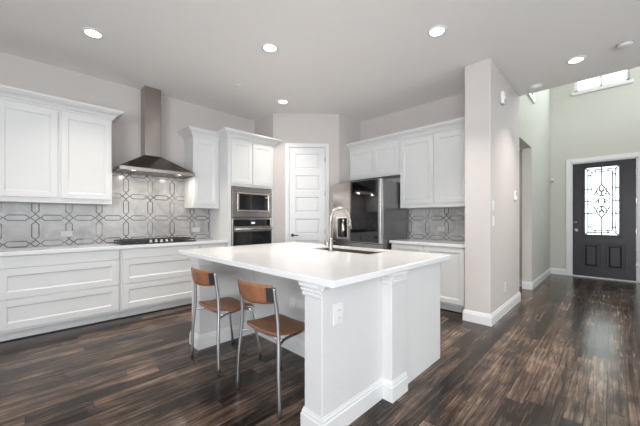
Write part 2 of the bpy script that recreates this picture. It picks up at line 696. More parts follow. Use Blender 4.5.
# passage right side: door jamb, then wall set back
b_ = BM()
box(b_, (6.27, 1.0, 0), (XF, 1.14, FH))
box(b_, (5.32, 1.0, 2.49), (6.27, 1.14, FH))
struct('wall_foyer_left', b_, 'foyer_wall')
wbox('wall_passage_right', (6.42, 1.14, 0), (6.52, 3.2, 2.49), 'wall')
# foyer back wall with openings for door and window
DY0, DY1, DZ = -0.36, 0.63, 2.455       # door opening
WY0, WY1, WZ0, WZ1 = -0.255, 0.575, 4.0, 5.05
b_ = BM()
T = 0.14
box(b_, (XF, DY1, 0), (XF + T, 1.14, FH))
box(b_, (XF, -1.7, 0), (XF + T, DY0, FH))
box(b_, (XF, DY0, DZ), (XF + T, DY1, WZ0))
box(b_, (XF, DY0, WZ1), (XF + T, DY1, FH))
box(b_, (XF, DY0, WZ0), (XF + T, WY0, WZ1))
box(b_, (XF, WY1, WZ0), (XF + T, DY1, WZ1))
struct('wall_foyer_back', b_, 'foyer_wall')
b_ = BM()
box(b_, (5.32, -1.7, 0), (XF, -1.56, 3.5))
box(b_, (5.32, -1.7, 5.1), (XF, -1.56, FH))
box(b_, (5.32, -1.7, 3.5), (5.9, -1.56, 5.1))
box(b_, (7.9, -1.7, 3.5), (XF, -1.56, 5.1))
struct('wall_foyer_right', b_, 'foyer_wall')
wbox('wall_foyer_bridge', (5.2, -1.7, CEIL + 0.14), (5.32, 1.14, FH), 'foyer_wall')
wbox('wall_living_end', (5.32, -4.1, 0), (5.44, -1.7, CEIL), 'wall')
wbox('ceiling_foyer', (5.2, -1.7, FH), (XF + T, 1.14, FH + 0.1), 'ceiling')
# walls behind the camera, with big window openings
b_ = BM()
box(b_, (-3.42, -4.1, 0), (-3.3, -3.2, CEIL))
box(b_, (-3.42, 0.8, 0), (-3.3, 4.95, CEIL))
box(b_, (-3.42, -3.2, 0), (-3.3, 0.8, 0.5))
box(b_, (-3.42, -3.2, 2.6), (-3.3, 0.8, CEIL))
struct('wall_rear', b_, 'wall')
b_ = BM()
box(b_, (-3.42, -4.22, 0), (-1.2, -4.1, CEIL))
box(b_, (3.8, -4.22, 0), (5.44, -4.1, CEIL))
box(b_, (-1.2, -4.22, 0), (3.8, -4.1, 0.5))
box(b_, (-1.2, -4.22, 2.6), (3.8, -4.1, CEIL))
struct('wall_right', b_, 'wall')

# baseboards
b_ = BM()
sweep(b_, [(4.0, 1.285), (3.81, 1.285), (3.81, 1.0), (5.32, 1.0), (5.32, 1.3)], BASE, 0, side=1)
struct('baseboard_hall', b_, 'trim')
b_ = BM()
sweep(b_, [(6.42, 3.2), (6.42, 1.14)], BASE, 0, side=1)
sweep(b_, [(6.27, 1.14), (6.27, 1.0), (XF, 1.0), (XF, DY1 + 0.085)], BASE, 0, side=1)
struct('baseboard_foyer', b_, 'trim')
b_ = BM()
sweep(b_, [(3.97, 3.449 - 0.0), (4.0, 3.449)], BASE, 0, side=1)
ex, ey = 3.954 - 3.1, 3.449 - 4.24
LD = math.hypot(ex, ey)
sweep(b_, [(3.1 + ex * 0.01 / LD, 4.24 + ey * 0.01 / LD), (3.1 + ex * 0.2 / LD, 4.24 + ey * 0.2 / LD)], BASE, 0, side=1)
sweep(b_, [(3.1 + ex * 0.99 / LD, 4.24 + ey * 0.99 / LD), (3.954, 3.449)], BASE, 0, side=1)
struct('baseboard_pantry', b_, 'trim')

# casing of the front door
b_ = BM()
for (y0, y1, z0, z1) in ((DY1, DY1 + 0.09, 0, DZ + 0.09), (DY0 - 0.09, DY0, 0, DZ + 0.09), (DY0, DY1, DZ, DZ + 0.09)):
    box(b_, (XF - 0.018, y0, z0), (XF - 0.0005, y1, z1), 0.004)
box(b_, (XF - 0.001, DY1 - 0.02, 0), (XF + 0.10, DY1, DZ))
box(b_, (XF - 0.001, DY0, 0), (XF + 0.10, DY0 + 0.02, DZ))
box(b_, (XF - 0.001, DY0, DZ - 0.02), (XF + 0.10, DY1, DZ))
box(b_, (XF - 0.03, DY0 - 0.0, 0), (XF + 0.12, DY1, 0.022), 0.003)
struct('trim_1', b_, 'trim')

# foyer high window
b_ = BM()
box(b_, (XF - 0.03, WY0 - 0.05, WZ0 - 0.075), (XF - 0.0005, WY1 + 0.05, WZ0 - 0.005), 0.004)
for (y0, y1) in ((WY0, WY0 + 0.045), (WY1 - 0.045, WY1), (0.14, 0.18)):
    box(b_, (XF + 0.05, y0, WZ0), (XF + 0.09, y1, WZ1))
box(b_, (XF + 0.05, WY0, WZ0), (XF + 0.09, WY1, WZ0 + 0.045))
box(b_, (XF + 0.05, WY0, WZ1 - 0.045), (XF + 0.09, WY1, WZ1))
w = struct('window_1', b_, 'trim')
b_ = BM()
box(b_, (XF + 0.067, WY0 + 0.04, WZ0 + 0.04), (XF + 0.073, WY1 - 0.04, WZ1 - 0.04))
obj('pane', b_, 'window_glass', w)
# upstairs opening in foyer left wall: white sill and casing
b_ = BM()
box(b_, (5.80, YF - 0.03, 3.30), (6.42, YF - 0.0005, 3.37), 0.004)
for x0, x1 in ((5.85, 5.92), (6.30, 6.37)):
    box(b_, (x0, YF - 0.02, 3.37), (x1, YF - 0.0005, 4.5), 0.003)
box(b_, (5.85, YF - 0.02, 4.43), (6.37, YF - 0.0005, 4.5), 0.003)
w = struct('window_2', b_, 'trim')
b_ = BM()
box(b_, (5.92, YF - 0.008, 3.37), (6.30, YF - 0.001, 4.43))
obj('pane', b_, 'frosted', w)
# rear windows' frames
b_ = BM()
for y0 in (-3.2, -1.88, -0.56, 0.74):
    box(b_, (-3.4, y0, 0.5), (-3.34, y0 + 0.06, 2.6))
box(b_, (-3.4, -3.2, 0.5), (-3.34, 0.8, 0.56))
box(b_, (-3.4, -3.2, 2.54), (-3.34, 0.8, 2.6))
struct('window_3', b_, 'trim')
b_ = BM()
for x0 in (-1.2, 0.45, 2.09, 3.74):
    box(b_, (x0, -4.2, 0.5), (x0 + 0.06, -4.14, 2.6))
box(b_, (-1.2, -4.2, 0.5), (3.8, -4.14, 0.56))
box(b_, (-1.2, -4.2, 2.54), (3.8, -4.14, 2.6))
struct('window_4', b_, 'trim')

# ---------------------------------------------------------------- pantry door (diagonal wall)
ang = math.atan2(ey, ex)
PF = face_frame((3.1, 4.24, 0), ang)
S0, S1, PZ = 0.285, 0.914, 2.50
b_ = BM()
for (x0, x1, z0, z1) in ((S0 - 0.077, S0 - 0.004, 0, PZ + 0.078), (S1 + 0.004, S1 + 0.077, 0, PZ + 0.078), (S0 - 0.004, S1 + 0.004, PZ + 0.005, PZ + 0.078)):
    box(b_, (x0, -0.022, z0), (x1, -0.0005, z1), 0.004, PF)
    if x1 - x0 < 0.2:
        inner = x1 - 0.022 if x0 < S0 else x0
        box(b_, (inner, -0.027, z0), (inner + 0.022, -0.02, z1 - 0.06 if False else z1 - 0.05), 0.003, PF)
struct('trim_2', b_, 'trim')
b_ = BM()
t_ = 0.012
x0, x1 = S0, S1
st = 0.105
box(b_, (x0, -t_, 0.01), (x0 + st, -0.001, PZ), 0.002, PF)
box(b_, (x1 - st, -t_, 0.01), (x1, -0.001, PZ), 0.002, PF)
npan = 6
bot, top_, mid = 0.20, 0.108, 0.115
ph = (PZ - 0.01 - bot - top_ - mid * (npan - 1)) / npan
z = 0.01
rails = [(0.01, 0.01 + bot)]
z = 0.01 + bot
for i in range(npan):
    panel(b_, PF, x0 + st, z, x1 - st, z + ph, -t_ + 0.001, -t_ + 0.008, 0.012)
    panel(b_, PF, x0 + st + 0.022, z + 0.022, x1 - st - 0.022, z + ph - 0.022, -t_ + 0.008, -t_ + 0.003, 0.012)
    z += ph
    h_ = mid if i < npan - 1 else top_
    rails.append((z, z + h_))
    z += h_
for z0, z1 in rails:
    box(b_, (x0 + st - 0.001, -t_, z0), (x1 - st + 0.001, -0.001, min(z1, PZ)), 0.002, PF)
pd = struct('door_1', b_, 'trim')
b_ = BM()
c = PF @ Vector((S0 + 0.055, -t_, 0.955))
nvec = (PF.to_3x3() @ Vector((0, -1, 0)))
rvec = (PF.to_3x3() @ Vector((1, 0, 0)))
cyl(b_, c, c + nvec * 0.010, 0.030)
cyl(b_, c + nvec * 0.010, c + nvec * 0.045, 0.011)
tube(b_, [c + nvec * 0.045 - rvec * 0.01, c + nvec * 0.048 + rvec * 0.05, c + nvec * 0.045 + rvec * 0.105], [0.012, 0.010, 0.008])
obj('door_handle', b_, 'dark_metal', pd)
for hz in (0.22, 0.98, 1.65, 2.25):
    b_ = BM()
    box(b_, (S1 - 0.004, -0.020, hz), (S1 + 0.006, -0.011, hz + 0.09), 0.002, PF)
    obj('hinge', b_, 'dark_metal', pd)

# ---------------------------------------------------------------- front door
FD = face_frame((XF + 0.04, DY1 - 0.022, 0), F_BACK)   # local x -> -y
W_ = (DY1 - 0.022) - (DY0 + 0.022)
b_ = BM()
gx0, gx1, gz0, gz1 = 0.185, W_ - 0.245, 0.90, 2.33
gx0, gx1 = 0.19, 0.72
dt = 0.045
for (a0, a1, z0, z1) in ((0, gx0, 0.024, DZ - 0.024), (gx1, W_, 0.024, DZ - 0.024), (gx0, gx1, gz1, DZ - 0.024), (gx0, gx1, 0.024, gz0)):
    box(b_, (a0, -dt, z0), (a1, 0, z1), 0.0, FD)
# lower raised panels
for a0, a1 in ((0.15, 0.44), (0.51, 0.80)):
    for (p0, p1, q0, q1) in ((a0, a1, 0.20, 0.225), (a0, a1, 0.71, 0.735), (a0, a0 + 0.025, 0.225, 0.71), (a1 - 0.025, a1, 0.225, 0.71)):
        box(b_, (p0, -dt - 0.010, q0), (p1, -dt - 0.0005, q1), 0.004, FD)
    panel(b_, FD, a0 + 0.05, 0.25, a1 - 0.05, 0.685, -dt - 0.0005, -dt - 0.010, 0.03)
fdoor = struct('door_2', b_, 'door_dark')
b_ = BM()
for (a0, a1, z0, z1) in ((gx0 - 0.03, gx0 + 0.012, gz0 - 0.03, gz1 + 0.03), (gx1 - 0.012, gx1 + 0.03, gz0 - 0.03, gz1 + 0.03),
                         (gx0 + 0.012, gx1 - 0.012, gz0 - 0.03, gz0 + 0.012), (gx0 + 0.012, gx1 - 0.012, gz1 - 0.012, gz1 + 0.03)):
    box(b_, (a0, -dt - 0.014, z0), (a1, -dt - 0.0003, z1), 0.004, FD)
obj('glass_frame', b_, 'door_dark', fdoor)
b_ = BM()
box(b_, (gx0, -0.028, gz0), (gx1, -0.020, gz1), 0, FD)
pn = obj('glass_pane', b_, 'frosted', fdoor)
pn['label'] = 'backlit leaded glass pane'
# lead came
b_ = BM()


def came(pts, r=0.011, closed=False):
    tube(b_, [FD @ Vector((p[0], -0.031, p[1])) for p in pts], r, 6, closed=closed)


mx_, mz_ = (gx0 + gx1) / 2, (gz0 + gz1) / 2
i1 = 0.055
i2 = 0.105
for ins in (i1, i2):
    came([(gx0 + ins, gz0 + ins), (gx1 - ins, gz0 + ins)])
    came([(gx0 + ins, gz1 - ins), (gx1 - ins, gz1 - ins)])
    came([(gx0 + ins, gz0 + ins), (gx0 + ins, gz1 - ins)])
    came([(gx1 - ins, gz0 + ins), (gx1 - ins, gz1 - ins)])
for sx in (-1, 1):
    ox = gx0 if sx < 0 else gx1
    for sz in (-1, 1):
        oz = gz0 if sz < 0 else gz1
        came([(ox, oz), (ox - sx * i1, oz - sz * i1)])
        came([(ox - sx * i1, oz - sz * 0.19), (ox - sx * 0.08, oz - sz * 0.16), (ox - sx * i2, oz - sz * 0.19)])
        came([(ox - sx * 0.19, oz - sz * i1), (ox - sx * 0.16, oz - sz * 0.08), (ox - sx * 0.19, oz - sz * i2)])
    for dz in (-0.26, 0.26):
        came([(ox, mz_ + dz), (mx_ + sx * 0.075, mz_ + dz)])
    came([(ox, mz_), (mx_ + sx * 0.15, mz_)])
came([(mx_, gz0), (mx_, mz_ - 0.33)])
came([(mx_, gz1), (mx_, mz_ + 0.33)])


def petal(cx, cz, a, L_, w):
    pts = []
    for k in range(14):
        t = k / 13
        pts.append((t * L_, w * math.sin(PI * t)))
    for k in range(1, 13):
        t = 1 - k / 13
        pts.append((t * L_, -w * math.sin(PI * t)))
    ca, sa = math.cos(a), math.sin(a)
    came([(cx + p * ca - q * sa, cz + p * sa + q * ca) for p, q in pts], 0.010, True)


came([(mx_ + 0.045 * math.cos(2 * PI * k / 20), mz_ + 0.07 * math.sin(2 * PI * k / 20)) for k in range(20)], 0.012, True)
for sz in (-1, 1):
    petal(mx_, mz_ + sz * 0.20, sz * PI / 2, 0.14, 0.035)
    for sx in (-1, 1):
        a = math.atan2(sz * 1.0, sx * 0.55)
        petal(mx_, mz_ + sz * 0.11, a, 0.15, 0.03)
        a = math.atan2(sz * 0.35, sx)
        petal(mx_ + sx * 0.015, mz_ + sz * 0.10, a, 0.12, 0.028)
        petal(mx_ + sx * 0.045, mz_ + sz * 0.02, math.atan2(sz * 0.3, sx), 0.09, 0.022)
    came([(mx_ - 0.12, mz_ + sz * 0.12), (mx_ - 0.06, mz_ + sz * 0.26), (mx_, mz_ + sz * 0.36), (mx_ + 0.06, mz_ + sz * 0.26), (mx_ + 0.12, mz_ + sz * 0.12)])
obj('lead_tracery', b_, 'came', fdoor)
# handle and deadbolt
b_ = BM()
c = FD @ Vector((0.055, -dt, 1.0))
cyl(b_, c, c + Vector((-0.012, 0, 0)), 0.032)
cyl(b_, c + Vector((-0.012, 0, 0)), c + Vector((-0.05, 0, 0)), 0.012)
lathe(b_, [(0.012, 0), (0.026, 0.006), (0.028, 0.02), (0.018, 0.03), (0, 0.032)], c + Vector((-0.045, 0, 0)), '-X')
obj('door_handle', b_, 'nickel', fdoor)
b_ = BM()
c = FD @ Vector((0.055, -dt, 1.16))
lathe(b_, [(0.033, 0), (0.033, 0.012), (0.02, 0.016), (0.018, 0.03), (0, 0.031)], c, '-X')
obj('deadbolt', b_, 'nickel', fdoor)
for hz in (0.3, 0.95, 1.55, 2.15):
    b_ = BM()
    box(b_, (W_ - 0.004, -dt - 0.010, hz), (W_ + 0.006, -dt - 0.001, hz + 0.1), 0.002, FD)
    obj('hinge', b_, 'steel', fdoor)

# ================================================================ CABINETS


def crown(parent, path, z, name='crown_moulding'):
    b_ = BM()
    sweep(b_, path, CROWN, z, side=1)
    return obj(name, b_, 'cabinet', parent)


# ---- left wall uppers
UZ0, UZ1 = 1.425, 2.49
YU = 4.50
ux0, ux1 = -0.225, 0.787
t = thing('upper_cabinet', 'white double-door wall cabinet left of the range hood', 'cabinet', ((ux0 + ux1) / 2, 4.83, UZ0))
b_ = BM()
box(b_, (ux0, YU, UZ0), (ux1, 4.838, UZ1 + 0.112), 0.002)
obj('cabinet_body', b_, 'cabinet', t)
fr = face_frame((0, YU, 0), 0)
for a0, a1 in ((ux0 + 0.02, 0.272), (0.300, ux1 - 0.012)):
    b_ = BM()
    shaker(b_, fr, a0, UZ0 + 0.055, a1, UZ1 - 0.025)
    obj('cabinet_door', b_, 'cabinet', t)
crown(t, [(ux0, YU), (ux1, YU), (ux1, 4.838)], UZ1)

# ---- narrow upper right of hood
nx0, nx1 = 1.803, 2.222
t = thing('upper_cabinet', 'narrow white single-door wall cabinet between range hood and oven tower', 'cabinet', (2.0, 4.83, UZ0))
b_ = BM()
box(b_, (nx0, YU, UZ0 - 0.015), (nx1, 4.838, UZ1 + 0.112), 0.002)
obj('cabinet_body', b_, 'cabinet', t)
b_ = BM()
shaker(b_, fr, nx0 + 0.012, UZ0 + 0.045, nx1 - 0.04, UZ1 - 0.03)
obj('cabinet_door', b_, 'cabinet', t)
crown(t, [(nx0, 4.838), (nx0, YU), (nx1 - 0.002, YU)], UZ1)

# ---- oven tower
tx0, tx1, TY = 2.226, 3.097, 4.225
OX0, OX1 = 2.285, 3.05
t = thing('oven_tower_cabinet', 'tall white cabinet tower that houses the microwave and wall oven', 'cabinet', (2.66, 4.6, 0))
b_ = BM()
box(b_, (tx0, TY, 0.1), (OX0, 4.838, UZ1 + 0.135), 0.0015)
box(b_, (OX1, TY, 0.1), (tx1, 4.838, UZ1 + 0.135), 0.0015)
box(b_, (OX0, TY, 1.76), (OX1, 4.838, UZ1 + 0.135))
box(b_, (OX0, TY, 0.1), (OX1, 4.838, 0.50))
box(b_, (OX0, 4.80, 0.50), (OX1, 4.838, 1.76))
box(b_, (tx0, TY + 0.07, 0.0), (tx1, 4.838, 0.1))
obj('cabinet_body', b_, 'cabinet', t)
fr2 = face_frame((0, TY, 0), 0)
for a0, a1 in ((tx0 + 0.055, 2.650), (2.668, tx1 - 0.030)):
    b_ = BM()
    shaker(b_, fr2, a0, 1.80, a1, UZ1 - 0.005)
    obj('cabinet_door', b_, 'cabinet', t)
b_ = BM()
shaker(b_, fr2, tx0 + 0.055, 0.14, tx1 - 0.03, 0.48)
obj('drawer_front', b_, 'cabinet', t)
crown(t, [(tx0, YU - 0.002), (tx0, TY), (tx1, TY), (tx1, TY + 0.012)], UZ1 + 0.022)

# ---- microwave
mz0, mz1 = 1.262, 1.752
t = thing('built_in_microwave', 'stainless built-in microwave with black glass door above the wall oven', 'microwave', (2.667, 4.5, mz0))
b_ = BM()
box(b_, (OX0 + 0.012, TY + 0.01, mz0 + 0.01), (OX1 - 0.012, 4.75, mz1 - 0.01))
obj('microwave_body', b_, 'steel', t)
b_ = BM()
a0, a1 = OX0 + 0.006, OX1 - 0.006
tr = [(a0, a1, mz0 + 0.004, mz0 + 0.085), (a0, a1, mz1 - 0.070, mz1 - 0.004), (a0, a0 + 0.070, mz0 + 0.085, mz1 - 0.070), (a1 - 0.045, a1, mz0 + 0.085, mz1 - 0.070)]
for (p0, p1, q0, q1) in tr:
    box(b_, (p0, TY - 0.018, q0), (p1, TY + 0.01, q1), 0.002)
obj('trim_kit', b_, 'steel', t)
b_ = BM()
d0, d1, e0, e1 = a0 + 0.083, a1 - 0.058, mz0 + 0.098, mz1 - 0.083
for (p0, p1, q0, q1) in ((d0, d1, e0, e0 + 0.028), (d0, d1, e1 - 0.028, e1), (d0, d0 + 0.035, e0 + 0.028, e1 - 0.028), (d1 - 0.028, d1, e0 + 0.028, e1 - 0.028)):
    box(b_, (p0 + 0.002, TY - 0.032, q0 + 0.002), (p1 - 0.002, TY + 0.009, q1 - 0.002), 0.003)
obj('microwave_door', b_, 'steel_light', t)
b_ = BM()
box(b_, (d0 + 0.034, TY - 0.026, e0 + 0.027), (d1 - 0.027, TY + 0.005, e1 - 0.027))
o_ = obj('microwave_window', b_, 'black_glass', t)
b_ = BM()
box(b_, (d1 - 0.085, TY - 0.028, e1 - 0.075), (d1 - 0.045, TY - 0.0265, e1 - 0.06))
obj('microwave_display', b_, 'grey_plastic', o_)

# ---- wall oven
oz0, oz1 = 0.505, 1.252
t = thing('wall_oven', 'stainless wall oven with black glass door and long bar handle', 'oven', (2.667, 4.5, oz0))
b_ = BM()
box(b_, (OX0 + 0.012, TY + 0.01, oz0 + 0.01), (OX1 - 0.012, 4.75, oz1 - 0.01))
obj('oven_body', b_, 'steel', t)
b_ = BM()
box(b_, (a0, TY - 0.018, oz0 + 0.003), (a0 + 0.022, TY + 0.009, oz1 - 0.003), 0.002)
box(b_, (a1 - 0.022, TY - 0.018, oz0 + 0.003), (a1, TY + 0.009, oz1 - 0.003), 0.002)
box(b_, (a0 + 0.022, TY - 0.018, oz1 - 0.02), (a1 - 0.022, TY + 0.009, oz1 - 0.003), 0.002)
obj('oven_trim', b_, 'steel_light', t)
b_ = BM()
box(b_, (a0 + 0.024, TY - 0.020, oz1 - 0.125), (a1 - 0.024, TY + 0.009, oz1 - 0.022), 0.002)
cp = obj('control_panel', b_, 'black_glass', t)
b_ = BM()
box(b_, (2.635, TY - 0.0215, oz1 - 0.09), (2.70, TY - 0.0202, oz1 - 0.062))
obj('clock_display', b_, 'display', cp)
b_ = BM()
box(b_, (a0 + 0.024, TY - 0.034, oz0 + 0.02), (a1 - 0.024, TY + 0.009, oz1 - 0.128), 0.003)
dr = obj('oven_door', b_, 'black_glass', t)
b_ = BM()
box(b_, (a0 + 0.024, TY - 0.038, oz1 - 0.215), (a1 - 0.024, TY - 0.0345, oz1 - 0.130), 0.001)
obj('door_band', b_, 'steel', dr)
b_ = BM()
cyl(b_, (a0 + 0.03, TY - 0.075, oz1 - 0.172), (a1 - 0.03, TY - 0.075, oz1 - 0.172), 0.013)
for xx in (a0 + 0.07, a1 - 0.07):
    cyl(b_, (xx, TY - 0.075, oz1 - 0.172), (xx, TY - 0.038, oz1 - 0.172), 0.009)
obj('oven_handle', b_, 'steel_light', dr)
b_ = BM()

# ---- base drawer units
YB = 4.262
WT0, WT1 = 0.8745, 0.914
fb = face_frame((0, YB, 0), 0)


def drawer_unit(x0, x1, label, l=0.016, r=0.016):
    t = thing('base_drawer_cabinet', label, 'cabinet', ((x0 + x1) / 2, 4.55, 0), 0, 'white drawer base cabinets on the range wall')
    b_ = BM()
    box(b_, (x0, YB, 0.105), (x1, 4.838, WT0 - 0.001), 0.001)
    obj('cabinet_body', b_, 'cabinet', t)
    b_ = BM()
    box(b_, (x0, YB + 0.085, 0.013), (x1, 4.838, 0.104))
    box(b_, (x0, YB + 0.125, 0.0), (x1, 4.838, 0.0129))
    obj('toe_kick', b_, 'cabinet', t)
    b_ = BM()
    box(b_, (x0 + l, YB - 0.02, 0.750), (x1 - r, YB, 0.865), 0.002)
    obj('drawer_front', b_, 'cabinet', t)
    for z0, z1 in ((0.442, 0.743), (0.135, 0.435)):
        b_ = BM()
        shaker(b_, fb, x0 + l, z0, x1 - r, z1, fw=0.07)
        obj('drawer_front', b_, 'cabinet', t)
    return t


drawer_unit(-0.205, 0.829, 'wide white three-drawer base cabinet at left, left of the cooktop')
drawer_unit(0.831, 1.802, 'wide white three-drawer base cabinet directly under the gas cooktop')
drawer_unit(1.804, 2.222, 'narrow white drawer base cabinet between cooktop and oven tower, behind the island')

# worktop left
b_ = BM()
box(b_, (-0.21, YB - 0.038, WT0), (2.222, 4.826, WT1), 0.003, None, 2)
tag(obj('worktop', b_, 'quartz'), 'long white quartz worktop along the range wall under the cooktop', 'countertop')
# backsplash (part of the room)
b_ = BM()
box(b_, (-0.21, 4.828, WT1 + 0.0005), (0.788, 4.8395, UZ0 - 0.002))
box(b_, (0.788, 4.828, WT1 + 0.0005), (1.802, 4.8395, 1.90))
box(b_, (1.802, 4.828, WT1 + 0.0005), (2.222, 4.8395, UZ0 - 0.018))
struct('trim_3', b_, 'tile_left')

# ---- hood
t = thing('range_hood', 'stainless chimney range hood hanging over the gas cooktop', 'range hood', (1.31, 4.8, 1.85))
HX0, HX1, HY0, HY1 = 0.845, 1.785, 4.385, 4.838
b_ = BM()
hz0, hz1, hz2 = 1.872, 1.918, 2.135
cx0, cx1, cy0 = 1.19, 1.402, 4.635
v = [b_.verts.new(p) for p in ((HX0, HY0, hz1), (HX1, HY0, hz1), (HX1, HY1, hz1), (HX0, HY1, hz1), (cx0 - .003, cy0 - .003, hz2), (cx1 + .003, cy0 - .003, hz2), (cx1 + .003, HY1, hz2), (cx0 - .003, HY1, hz2))]
for q in ((0, 1, 5, 4), (1, 2, 6, 5), (2, 3, 7, 6), (3, 0, 4, 7), (4, 5, 6, 7), (3, 2, 1, 0)):
    b_.faces.new([v[i] for i in q])
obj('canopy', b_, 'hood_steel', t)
b_ = BM()
for (p, q) in (((HX0, HY0, hz0), (HX1, HY0 + 0.02, hz1)), ((HX0, HY0 + 0.02, hz0), (HX0 + 0.02, HY1, hz1)), ((HX1 - 0.02, HY0 + 0.02, hz0), (HX1, HY1, hz1)), ((HX0 + 0.02, HY1 - 0.02, hz0), (HX1 - 0.02, HY1, hz1))):
    box(b_, p, (q[0], q[1], q[2] - 0.0005), 0.001)
obj('canopy_rim', b_, 'steel', t)
b_ = BM()
box(b_, (HX0 + 0.021, HY0 + 0.021, hz0 + 0.012), (HX1 - 0.021, HY1 - 0.021, hz1 - 0.001))
fl = obj('underside_panel', b_, 'dark_metal', t)
for k in range(3):
    b_ = BM()
    xa = HX0 + 0.06 + k * 0.278
    box(b_, (xa, HY0 + 0.10, hz0 + 0.006), (xa + 0.262, HY1 - 0.05, hz0 + 0.0118), 0.001)
    for j in range(9):
        box(b_, (xa + 0.015 + j * 0.027, HY0 + 0.11, hz0 + 0.003), (xa + 0.028 + j * 0.027, HY1 - 0.06, hz0 + 0.006))
    obj('filter', b_, 'steel', fl)
for xx in (1.02, 1.60):
    b_ = BM()
    lathe(b_, [(0.030, 0.0), (0.032, 0.004), (0.0, 0.005)], (xx, HY0 + 0.062, hz0 + 0.0119), '-Z')
    obj('hood_light', b_, 'hood_lamp', fl)
    area('hood_lamp_light', (xx, HY0 + 0.062, hz0 - 0.0), (0, 0, 0), 0.05, 0.05, 2.2, (1.0, 0.9, 0.76), 'DISK')
b_ = BM()
box(b_, (cx0, cy0, hz2), (cx1, HY1, CEIL - 0.002), 0.003)
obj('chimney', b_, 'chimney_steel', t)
b_ = BM()
for k in range(5):
    cyl(b_, (1.25 + k * 0.03, HY0, 1.895), (1.25 + k * 0.03, HY0 - 0.004, 1.895), 0.006, n=12)
obj('control_buttons', b_, 'steel_light', t)

# ---- cooktop
CX0, CX1, CY0, CY1 = 0.845, 1.785, 4.315, 4.800
t = thing('gas_cooktop', 'black gas cooktop with iron grates set in the range wall worktop', 'cooktop', (1.32, 4.55, WT1))
b_ = BM()
box(b_, (CX0, CY0, WT1 + 0.0003), (CX1, CY1, WT1 + 0.014), 0.004)
obj('cooktop_surface', b_, 'black', t)
for gx_, (g0, g1) in enumerate(((CX0 + 0.02, CX0 + 0.305), (CX0 + 0.315, CX1 - 0.315), (CX1 - 0.305, CX1 - 0.02))):
    b_ = BM()
    y0_ = CY0 + (0.125 if gx_ == 1 else 0.03)
    y1_ = CY1 - 0.02
    gz = WT1 + 0.046
    fr_ = [((g0, y0_), (g1, y0_)), ((g0, y1_), (g1, y1_)), ((g0, y0_), (g0, y1_)), ((g1, y0_), (g1, y1_)), (((g0 + g1) / 2, y0_), ((g0 + g1) / 2, y1_)), ((g0, (y0_ + y1_) / 2), (g1, (y0_ + y1_) / 2)),
           ((g0, y0_ * .72 + y1_ * .28), (g1, y0_ * .72 + y1_ * .28)), ((g0, y0_ * .28 + y1_ * .72), (g1, y0_ * .28 + y1_ * .72))]
    for (p, q) in fr_:
        box(b_, (min(p[0], q[0]) - 0.005, min(p[1], q[1]) - 0.005, gz - 0.012), (max(p[0], q[0]) + 0.005, max(p[1], q[1]) + 0.005, gz), 0.002)
    for px_ in (g0, g1):
        for py_ in (y0_, y1_):
            box(b_, (px_ - 0.006, py_ - 0.006, WT1 + 0.0143), (px_ + 0.006, py_ + 0.006, gz - 0.004))
    obj('grate', b_, 'iron', t)
for bx_, by_, br in ((CX0 + 0.16, CY0 + 0.13, 0.035), (CX0 + 0.16, CY0 + 0.36, 0.045), (1.325, CY0 + 0.31, 0.055), (CX1 - 0.16, CY0 + 0.13, 0.035), (CX1 - 0.16, CY0 + 0.36, 0.045)):
    b_ = BM()
    lathe(b_, [(br * 1.15, 0), (br * 1.15, 0.006), (br, 0.008), (br, 0.016), (br * 0.85, 0.019), (0, 0.019)], (bx_, by_, WT1 + 0.0143), 'Z', 24)
    obj('burner', b_, 'iron', t)
for k in range(5):
    b_ = BM()
    lathe(b_, [(0.021, 0), (0.021, 0.006), (0.016, 0.010), (0.015, 0.030), (0.012, 0.034), (0, 0.034)], (1.325 + (k - 2) * 0.066, CY0 + 0.055, WT1 + 0.0143), 'Z', 20)
    obj('control_knob', b_, 'chrome', t)

# ================================================================ FRIDGE WALL
XU = 4.25
fU = face_frame((XU, 0, 0), F_BACK)     # local x = -world y


def ly(y):
    return -y


t = thing('upper_cabinet', 'short white double-door wall cabinet above the refrigerator', 'cabinet', (4.42, 2.92, 2.0))
b_ = BM()
box(b_, (XU, 2.412, 1.955), (4.578, 3.447, UZ1 + 0.112), 0.001)
obj('cabinet_body', b_, 'cabinet', t)
for y0, y1 in ((2.937, 3.425), (2.430, 2.905)):
    b_ = BM()
    shaker(b_, fU, ly(y1), 1.985, ly(y0), UZ1 - 0.025)
    obj('cabinet_door', b_, 'cabinet', t)
crown(t, [(XU, 3.447), (XU, 2.412)], UZ1)
t = thing('upper_cabinet', 'tall white double-door wall cabinet between refrigerator and hall wall', 'cabinet', (4.42, 1.85, UZ0))
b_ = BM()
box(b_, (XU, 1.287, UZ0 - 0.012), (4.578, 2.410, UZ1 + 0.112), 0.001)
obj('cabinet_body', b_, 'cabinet', t)
for y0, y1 in ((1.862, 2.395), (1.400, 1.838)):
    b_ = BM()
    shaker(b_, fU, ly(y1), UZ0 + 0.05, ly(y0), UZ1 - 0.025)
    obj('cabinet_door', b_, 'cabinet', t)
crown(t, [(XU, 2.410), (XU, 1.287)], UZ1)

